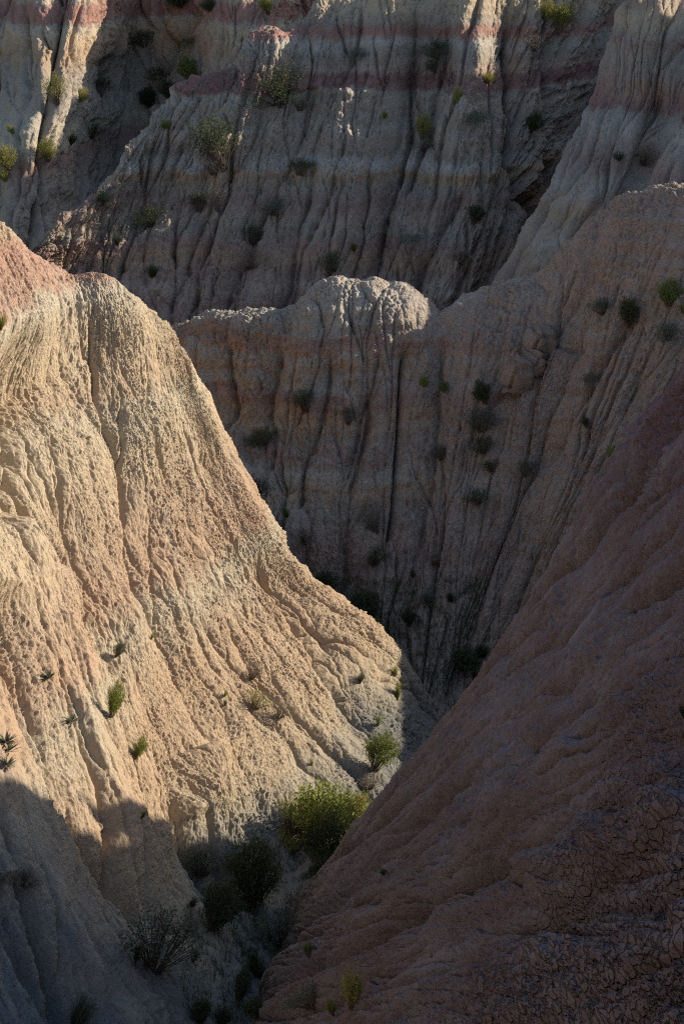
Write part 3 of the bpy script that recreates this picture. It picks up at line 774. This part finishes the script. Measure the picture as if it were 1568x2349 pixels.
for a in [
 (A,258,1640,48,72,'upright','bright',"bright green leafy shrub, tallest plant standing alone on the open sunlit slope",GA),
 (A,312,1735,36,46,'upright','bright',"green leafy shrub below the tallest lone shrub on the sunlit slope",GA),
 (A,268,1500,26,34,'upright','sage',"small pale green sprig uphill of the tallest lone shrub on the sunlit slope",GA),
 (A,115,1552,30,22,'rosette','sage',"spiky yucca rosette uphill and left of the tallest lone shrub, uppermost of the yuccas",GA),
 (A,165,1652,30,22,'rosette','sage',"spiky yucca rosette in the rill just left of the tallest lone shrub",GA),
 (A,14,1700,36,26,'rosette','sage',"spiky yucca at the left edge, top one of three yuccas above the big shadow",GA),
 (A,24,1722,34,26,'rosette','sage',"spiky yucca at the left edge, middle one of three yuccas above the big shadow",GA),
 (A,17,1754,32,28,'rosette','sage',"spiky yucca at the left edge, lowest of three yuccas, just above the big shadow",GA),
 (A,2,748,26,36,'tuft','olive',"yellow-green tuft high on the sunlit hill at the left edge of the photo",GA),
 (A,352,1468,12,14,'tuft','bright',"tiny green tuft on the rim of the main gully in the sunlit slope",GA),
 (A,830,1565,24,28,'tuft','sage',"small grey-green tuft on the sunlit spur left of its lower tip",GA),
 (A,915,1603,22,42,'tuft','bright',"tall thin grass tuft on the sunlit spur just above its shaded tip",GA),
 (A,910,1548,20,26,'tuft','olive',"yellowish tuft on the skyline of the sunlit spur near its lower tip",GA),
 (A,868,1660,20,24,'tuft','bright',"green tuft above the round sunlit bush at the foot of the spur",GA),
 (A,858,1762,84,76,'shrub','green',"round sunlit bush at the foot of the bright spur, by the edge of shade",GA),
 (A,848,1802,60,36,'twigs','dry',"dry straw-coloured brush hanging under the round sunlit bush",GA),
 (A,578,1552,36,42,'twigs','dry',"dry twiggy plant beside the dark hollow in the middle of the sunlit slope",GA),
 (A,585,1622,70,36,'twigs','olive',"wide patch of dry yellowish brush on the sunlit slope above the shadowed knob",GA),
 (A,638,1640,44,40,'twigs','dry',"grey dry brush right of the yellowish dry patch on the sunlit slope",GA),
 (A,328,1872,16,20,'tuft','bright',"tiny green sprig just above the straight shadow edge on the sunlit slope",GA),
 (A,518,1592,14,12,'tuft','bright',"tiny tuft left of the dry brush patch, upper of two",GA),
 (A,520,1614,14,14,'tuft','sage',"tiny tuft left of the dry brush patch, lower of two",GA),
 (A,716,1750,12,12,'tuft','bright',"tiny tuft in a rill between the shadowed knob and the round bush",GA),
 (A,722,1940,150,125,'shrub','bright',"largest bright yellow-green bush, sunlit at the bottom of the ravine",GG),
 (A,665,1905,50,60,'twigs','dry',"dry straw brush on the uphill side of the largest bright bush",GG),
 (A,797,1892,52,84,'shrub','olive',"tall sunlit olive bush right of the largest bright bush",GG),
 (A,822,1895,22,26,'upright','bright',"little bright sprig right of the tall olive bush at the ravine bottom",GG),
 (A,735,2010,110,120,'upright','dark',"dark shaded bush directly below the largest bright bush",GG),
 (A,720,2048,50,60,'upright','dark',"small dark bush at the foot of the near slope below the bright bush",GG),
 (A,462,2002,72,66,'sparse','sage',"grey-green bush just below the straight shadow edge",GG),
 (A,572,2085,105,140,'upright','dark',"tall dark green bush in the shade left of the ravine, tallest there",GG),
 (A,528,1990,40,40,'sparse','sage',"pale shrub above the tall dark bush, touching the shadow edge",GG),
 (A,482,2128,104,92,'upright','dark',"broad dark green bush left of and below the tall dark bush",GG),
 (A,438,2075,24,20,'tuft','sage',"small tuft left of the broad dark bush in the shade",GG),
 (A,358,2215,118,105,'sparse','sage',"wide grey-green bush low on the shaded left slope",GG),
 (A,308,2205,26,32,'upright','dark',"small dark sprig at the left side of the wide grey-green bush",GG),
 (A,446,2200,28,26,'tuft','sage',"small tuft right of the wide grey-green bush",GG),
 (A,168,2350,66,66,'tuft','sage',"blue-green grass clump at the bottom edge of the left slope",GG),
 (A,50,2030,50,44,'twigs','sage',"dim grey twiggy plant in a hollow of the shaded left slope",GG),
 (F,690,2098,54,52,'sparse','sage',"grey-green bush in the ravine bed below the dark bushes",GG),
 (F,640,2165,76,62,'sparse','sage',"wide grey bush spreading over the ravine bed at the bend",GG),
 (B,705,2200,28,32,'upright','green',"small green shrub at the foot of the near slope beside the ravine bed",GN),
 (A,548,2300,44,64,'upright','dark',"dark upright bush at the bottom of the ravine, left of the narrow bed",GG),
 (F,598,2268,32,84,'upright','dark',"narrow dark bush standing in the ravine bed",GG),
 (B,588,2335,60,40,'upright','dark',"dark green clump at the foot of the near slope near the bottom edge",GN),
 (A,462,2340,50,46,'upright','dark',"dark clump at the bottom edge left of the ravine",GG),
 (A,505,2349,44,34,'upright','dark',"low dark clump at the bottom edge next to the ravine",GG),
 (B,800,2312,66,78,'upright','olive',"bright yellow-green bush on the near right slope by the bottom edge",GN),
 (B,715,2312,88,52,'sparse','sage',"low grey-green bush left of the yellow-green bush on the near slope",GN),
 (B,760,2330,40,34,'upright','olive',"small olive sprig at the left foot of the yellow-green bush",GN),
 (B,878,2004,16,16,'tuft','dark',"tiny dark tuft alone on the near right slope",GN),
 (B,1562,1645,24,30,'tuft','dark',"dark tuft at the right edge of the near slope",GN),
 (F,1002,1612,84,56,'upright','dark',"dark grassy clump in the gap behind the tip of the sunlit spur",GC),
 (C,1060,1530,84,40,'upright','dark',"long low dark shrub on the ridge foot above the gap",GC),
 (C,1110,1500,40,28,'tuft','dark',"small dark clump right of the long low shrub above the gap",GC),
 (C,928,1540,40,30,'tuft','sage',"small tuft on the ridge foot just behind the sunlit spur",GC),
 (C,980,886,22,24,'upright','bright',"small bright green shrub under the pale knoll, left one of a pair",GC),
 (C,1018,895,26,26,'upright','green',"small green shrub under the pale knoll, right one of a pair",GC),
 (C,1115,918,46,48,'upright','dark',"dark green shrub on the middle ridge right of the bright pair",GC),
 (C,1100,985,66,50,'sparse','sage',"wide grey-green shrub below the dark shrub on the middle ridge",GC),
 (C,1105,1032,54,44,'sparse','dark',"dark shrub hanging just below the wide grey-green shrub",GC),
 (C,1125,1076,38,30,'sparse','dark',"small dusky shrub under the pair of stacked shrubs on the middle ridge",GC),
 (C,1198,1088,40,44,'sparse','sage',"round grey-green shrub on the smooth right flank of the middle ridge",GC),
 (C,1100,1150,50,42,'sparse','dark',"dusky shrub lowest in the column of shrubs on the middle ridge",GC),
 (C,1408,1060,42,46,'upright','bright',"round bright green shrub where the near slope meets the middle ridge",GC),
 (C,1350,978,24,26,'upright','dark',"small green shrub left of and above the round bright one near the right edge",GC),
 (C,1360,882,40,28,'sparse','sage',"small grey shrub below the broken clay blocks, to their right",GC),
 (C,1378,718,40,30,'sparse','sage',"thin sage shrub high on the ridge near the right edge",GC),
 (C,1442,750,50,66,'upright','dark',"slanting dark shrub growing along a crack near the right edge",GC),
 (C,1535,695,66,46,'upright','green',"big green clump at the right edge of the middle ridge",GC),
 (C,1562,722,24,26,'upright','green',"small green shrub below the big clump at the right edge",GC),
 (C,1530,772,44,34,'sparse','sage',"pale sage shrub under the big clump at the right edge",GC),
 (C,700,940,54,50,'sparse','dark',"dark spreading shrub on the middle ridge left of its main gully",GC),
 (C,800,968,40,34,'sparse','sage',"grey-green shrub halfway between the dark spreading shrub and the main gully",GC),
 (C,605,1012,50,32,'sparse','dark',"dim shrub on the left part of the middle ridge beside the sunlit hill",GC),
 (C,596,1125,40,36,'sparse','dark',"dark shrub beside the sunlit hill, upper of two on the ridge",GC),
 (C,602,1175,36,42,'upright','dark',"dark shrub beside the sunlit hill, lower of two on the ridge",GC),
 (C,655,1180,28,24,'tuft','green',"small green tuft near the two dark shrubs beside the sunlit hill",GC),
 (C,1008,1048,30,38,'sparse','sage',"small shrub in the rill right of the main gully",GC),
 (C,865,1215,50,70,'twigs','dry',"dry brown brush in the lower end of the main gully",GC),
 (C,858,1290,56,60,'sparse','dark',"dark shrub below the dry brush in the main gully",GC),
 (C,700,1245,46,36,'twigs','dry',"dry grey shrub near the skyline of the sunlit spur",GC),
 (C,755,1360,66,50,'upright','dark',"dark shrub clump at the ridge foot, left of the bigger clump",GC),
 (C,838,1418,86,66,'upright','dark',"biggest dark green clump at the foot of the middle ridge",GC),
 (C,862,1455,44,44,'tuft','green',"green grass below the biggest dark clump at the ridge foot",GC),
 (C,932,1430,44,36,'upright','dark',"dark shrub right of the biggest clump at the ridge foot",GC),
 (C,1000,1292,36,34,'twigs','dry',"dry dark shrub on the lower middle ridge above the small lone shrub",GC),
 (C,1040,1378,28,22,'tuft','dark',"small lone dark shrub on the lower right flank of the middle ridge",GC),
 (C,1098,1276,34,28,'twigs','dry',"dry twiggy shrub on the lower right flank, farthest right there",GC),
 (C,985,1382,38,30,'sparse','sage',"grey shrub left of the small lone dark shrub",GC),
 (C,948,1318,26,22,'tuft','sage',"small pale tuft on the lower ridge above the dark foot shrubs",GC),
 (D,640,232,108,62,'sparse','dark',"largest dusky shrub, high on the far ridge under its red band",GD),
 (D,690,245,40,34,'twigs','dry',"dry brush at the right side of the largest dusky shrub",GD),
 (D,508,375,76,100,'sparse','dark',"tall dark shrub on the left part of the far ridge",GD),
 (D,485,395,40,40,'twigs','dry',"dry brush at the lower left of the tall dark shrub",GD),
 (D,345,512,64,48,'sparse','dark',"dark shrub low on the left shoulder of the far ridge",GD),
 (D,450,480,38,48,'sparse','dark',"dusky shrub below the tall dark shrub, left of a dry one",GD),
 (D,503,480,34,54,'twigs','dry',"dry brown shrub below the tall dark shrub",GD),
 (D,238,470,46,30,'tuft','sage',"small sage clump near the skyline of the far ridge's left shoulder",GD),
 (D,375,292,36,18,'tuft','green',"low green growth near the skyline of the far ridge",GD),
 (D,815,140,46,28,'sparse','sage',"small grey shrub above the red band in the middle of the far ridge",GD),
 (D,1005,128,46,46,'sparse','dark',"dark shrub in a rill left of the sunlit top patch",GD),
 (D,1002,165,30,30,'sparse','dark',"small dark shrub just below the one left of the sunlit top patch",GD),
 (D,970,312,38,44,'upright','olive',"yellow-green bush catching the sun in the middle of the far ridge",GD),
 (D,975,338,36,30,'twigs','dry',"dry brush under the sun-touched yellow-green bush",GD),
 (D,1220,303,50,38,'upright','dark',"dark green shrub right of the middle on the far ridge below the red band",GD),
 (D,1120,186,44,24,'tuft','olive',"yellowish tuft at the lower end of the sunlit top patch",GD),
 (D,1285,68,66,52,'upright','olive',"olive bush at the top of the far ridge catching the sun",GD),
 (D,1250,40,40,34,'upright','olive',"smaller olive bush up and left of the sunlit olive bush",GD),
 (D,1225,110,40,30,'twigs','dry',"dry straw bush below the sunlit olive bush",GD),
 (D,1085,508,56,38,'upright','dark',"dark green shrub low on the far ridge above the middle ridge's saddle",GD),
 (D,1052,600,34,30,'sparse','dark',"small dark shrub just below and left of the dark green one over the saddle",GD),
 (D,580,555,40,40,'sparse','dark',"dusky shrub on the lower far ridge left of centre",GD),
 (D,570,612,60,50,'twigs','dry',"dry brush under the dusky shrub left of centre",GD),
 (D,690,395,46,36,'sparse','dark',"shrub in a rill in the middle left of the far ridge",GD),
 (D,628,485,46,30,'sparse','sage',"low grey shrub left of the rill shrub on the far ridge",GD),
 (D,763,615,46,36,'sparse','dark',"dark shrub just above the skyline of the middle ridge",GD),
 (D,815,572,26,20,'tuft','green',"small green tuft up and right of the dark shrub above the skyline",GD),
 (D,886,268,16,16,'tuft','bright',"tiny green tuft on the far ridge below the white bed",GD),
 (D,1045,232,28,32,'tuft','olive',"sunlit tuft on the white bed under the red band",GD),
 (D,1100,285,50,28,'sparse','sage',"grey shrub beneath the white bed right of the centre rill",GD),
 (D,350,628,36,26,'tuft','dark',"small dark tuft low at the left of the far ridge",GD),
 (D,265,558,32,26,'tuft','sage',"small sage tuft on the far ridge's left shoulder above the low tuft",GD),
 (D,940,560,40,26,'sparse','sage',"faint grey shrub right of the centre gully on the far ridge",GD),
 (E,1420,362,36,18,'tuft','sage',"low green growth on the pale spur at the upper right",GD),
 (E,1475,372,48,46,'twigs','dry',"dry dark brush in the gully of the pale spur at the upper right",GD),
 (G,442,186,56,52,'upright','green',"round dark green bush on the shaded hill behind the far ridge's skyline",GG2),
 (G,105,366,40,40,'upright','olive',"yellow-green bush below the sunlit crest at the far left",GG2),
 (G,132,232,44,54,'sparse','olive',"olive bush on the sunlit crest of the farthest left hill",GG2),
 (G,185,232,40,28,'upright','olive',"small olive bush right of the one on the sunlit crest",GG2),
 (G,22,378,60,46,'upright','olive',"wide yellow-green clump at the left edge on the farthest hill",GG2),
 (G,12,408,34,26,'tuft','olive',"small yellow clump below the wide one at the left edge",GG2),
 (G,36,304,18,24,'upright','bright',"small green sprig above the wide clump at the left edge",GG2),
 (G,165,325,28,22,'tuft','dark',"small dark tuft on the lower end of the sunlit crest",GG2),
 (G,215,312,34,30,'sparse','dark',"dark shrub in shade right of the sunlit crest",GG2),
 (G,235,215,36,40,'sparse','dark',"dim shrub high in the shade right of the sunlit crest",GG2),
 (G,385,222,50,34,'upright','dark',"dark bush below and left of the round dark green bush",GG2),
 (G,340,240,50,40,'upright','dark',"dark bush at the bottom of the shaded valley of the farthest hills",GG2),
 (G,365,188,40,28,'sparse','dark',"dusky shrub above the two dark valley bushes",GG2),
 (G,335,105,44,30,'sparse','dark',"dusky shrub high in the shaded valley of the farthest hills",GG2),
 (G,430,110,40,28,'sparse','dark',"dusky shrub above the round dark green bush",GG2),
 (G,410,15,70,36,'upright','dark',"dark clump at the top edge on the farthest hills",GG2),
 (G,475,24,40,28,'upright','dark',"small dark clump right of the one at the top edge",GG2),
 (G,618,26,40,42,'upright','olive',"yellow-green bush on the sunlit peak behind the far ridge",GG2),
 (G,605,80,40,18,'tuft','olive',"low yellowish growth on the white bed under the sunlit peak",GG2),
]: plant(*a)

# ------------------------------------------------------------------ broken clay blocks and stones
def clod(name, S, px, py, wpx, hpx, dpx, seed, mat, label, cat, turn=0.0, group=None, out=.25):
    p, n = pick(S, px, py); k = p[1] * 2 * TX / VW
    bm = __import__("bmesh").new(); B_ = __import__("bmesh")
    B_.ops.create_cube(bm, size=1.0)
    B_.ops.bevel(bm, geom=bm.edges[:], offset=.16, segments=2, affect='EDGES')
    B_.ops.triangulate(bm, faces=bm.faces[:])
    B_.ops.subdivide_edges(bm, edges=bm.edges[:], cuts=4, use_grid_fill=True)
    c = np.array([v.co for v in bm.verts])
    r = np.linalg.norm(c, axis=1, keepdims=True)
    nz = fbm(c[:, 0] * 1.7 + c[:, 2] * .9 + seed, c[:, 1] * 1.7 - c[:, 2] * 1.1 + seed * 2, seed, 4)
    nz2 = fbm(c[:, 0] * 6 + c[:, 2] * 4 + seed, c[:, 1] * 6 - c[:, 2] * 4, seed + 4, 3)
    c = c * (1 + .24 * nz[:, None] + .07 * nz2[:, None])
    for v, q in zip(bm.verts, c): v.co = q
    me = bpy.data.meshes.new(name); bm.to_mesh(me); bm.free(); me.materials.append(mat); me.uv_layers.new(name="slope")
    for f in me.polygons: f.use_smooth = True
    o = bpy.data.objects.new(name, me); COL.objects.link(o)
    o.location = Vector(p) + Vector(n) * (dpx * k * out); o.scale = (wpx * k, dpx * k, hpx * k)
    o.rotation_euler = (.35, .25, turn); o["label"] = label; o["category"] = cat
    if group: o["group"] = group
    return o
clod("clay_block", C, 1245, 792, 60, 70, 70, 3, matC, "upper broken clay block jutting from the middle ridge's right flank", "clay block", .5, "broken clay blocks on the middle ridge")
clod("clay_block", C, 1232, 835, 48, 60, 60, 5, matC, "middle clay block wedged between the upper and the lowest block", "clay block", .9, "broken clay blocks on the middle ridge")
clod("clay_block", C, 1200, 865, 60, 90, 70, 8, matC, "lowest and tallest broken clay block on the middle ridge's right flank", "clay block", .3, "broken clay blocks on the middle ridge")
for q, (x, y, w_, l) in enumerate([(1061, 2317, 14, "small pale stone near the bottom edge of the cracked slope, left of two"), (1122, 2336, 17, "pale stone at the bottom edge of the cracked slope, right of two"), (985, 2192, 11, "tiny pale pebble alone on the near slope above the bottom stones"), (1305, 2005, 12, "tiny pale pebble on the brow of the near slope")]):
    clod("stone", B, x, y, w_, w_ * .8, w_, 11 + q, matF, l, "stone", q * 1.3, "loose stones on the near slope")

crest = np.array([(-40, 75, 0), (-36, 45, 2), (-30, 20, 4), (-20, 0, 7), (-7, -11, 9), (8, -10, 9), (19, 2, 6), (23, 14, 2), (26, 20, -6)], float)  # unseen hill added to cut the sky light on the near slopes
mid = np.array([0, 30, 0.]); dirs = crest - mid; dirs[:, 2] = 0; dirs /= np.linalg.norm(dirs, axis=1, keepdims=True)
RV = [crest - dirs * a + np.array([0, 0, -b]) for a, b in ((13, 34), (6, 13), (2.5, 4), (.8, .6), (0, 0))] + [crest + dirs * a + np.array([0, 0, -b]) for a, b in ((2, 1), (8, 8), (25, 34))]
for k in range(len(RV)):            # keep the slope in front of the lens clear of the view
    RV[k][4:6, 1] = np.minimum(RV[k][4:6, 1], -3.0)
V_ = loft(RV, 320, 160, crest=4)
push(V_, .8 * fbm(V_.P[..., 0] * .2, V_.P[..., 1] * .2 + V_.P[..., 2] * .1, 500, 5))
to_mesh("sky_block_hill", V_, matC, "unseen hill added around and behind the viewpoint to block sky light")

# ------------------------------------------------------------------ low growth along the ravine bed
def low_growth(name, srcs, n, colr, label, seed):
    rng = np.random.RandomState(seed); V, F_ = [], []
    for S, box, share in srcs:
        X, Yp, f = S.pj if hasattr(S, 'pj') else project(S.P)
        ok = (X > box[0]) & (X < box[2]) & (Yp > box[1]) & (Yp < box[3]) & (S.t > -1e9)
        P = S.P[ok]; P = P[rng.permutation(len(P))[:n * 6]]
        dmin = np.min(np.linalg.norm(P[:, None, :2] - CL[None, :, :2], axis=2), axis=1)
        keep = (dmin + .5 * fbm(P[:, 0] * .9, P[:, 1] * .9, seed, 3) < box[4])
        P = P[keep][:int(n * share)]
        for p in P:
            for q in range(5):
                h = rng.uniform(.06, .22); a = rng.rand() * 6.28; ln = rng.uniform(.1, .6) * h; r = .006
                c = p + rng.normal(0, .05, 3) * np.array([1, 1, .2]); d = np.array([math.cos(a), math.sin(a), 0]); w_ = np.array([-d[1], d[0], 0]) * r
                b = len(V); V += [c - w_, c + w_, c + d * ln * .4 + np.array([0, 0, h * .6]) + w_ * .8, c + d * ln * .4 + np.array([0, 0, h * .6]) - w_ * .8, c + d * ln + np.array([0, 0, h])]
                F_ += [(b, b + 1, b + 2, b + 3), (b + 3, b + 2, b + 4)]
    o = bpy.data.objects.new(name, mesh_of(name, V, F_, LM[colr])); COL.objects.link(o); o["kind"] = "stuff"; o["label"] = label
CL = hermite(np.arange(len(C0), dtype=float), C0, np.linspace(0, len(C0) - 1, 160))
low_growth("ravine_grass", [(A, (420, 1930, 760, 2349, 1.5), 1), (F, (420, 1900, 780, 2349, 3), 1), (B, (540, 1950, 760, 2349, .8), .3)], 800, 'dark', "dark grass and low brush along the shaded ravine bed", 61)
low_growth("foot_grass", [(C, (700, 1330, 1120, 1620, 2.6), 1), (F, (700, 1330, 1120, 1720, 3), 1)], 1500, 'dark', "dark grass at the foot of the middle ridge", 62)
low_growth("dry_grass", [(A, (640, 1840, 900, 1960, 2.2), 1)], 900, 'olive', "dry sunlit grass around the bright bush", 63)
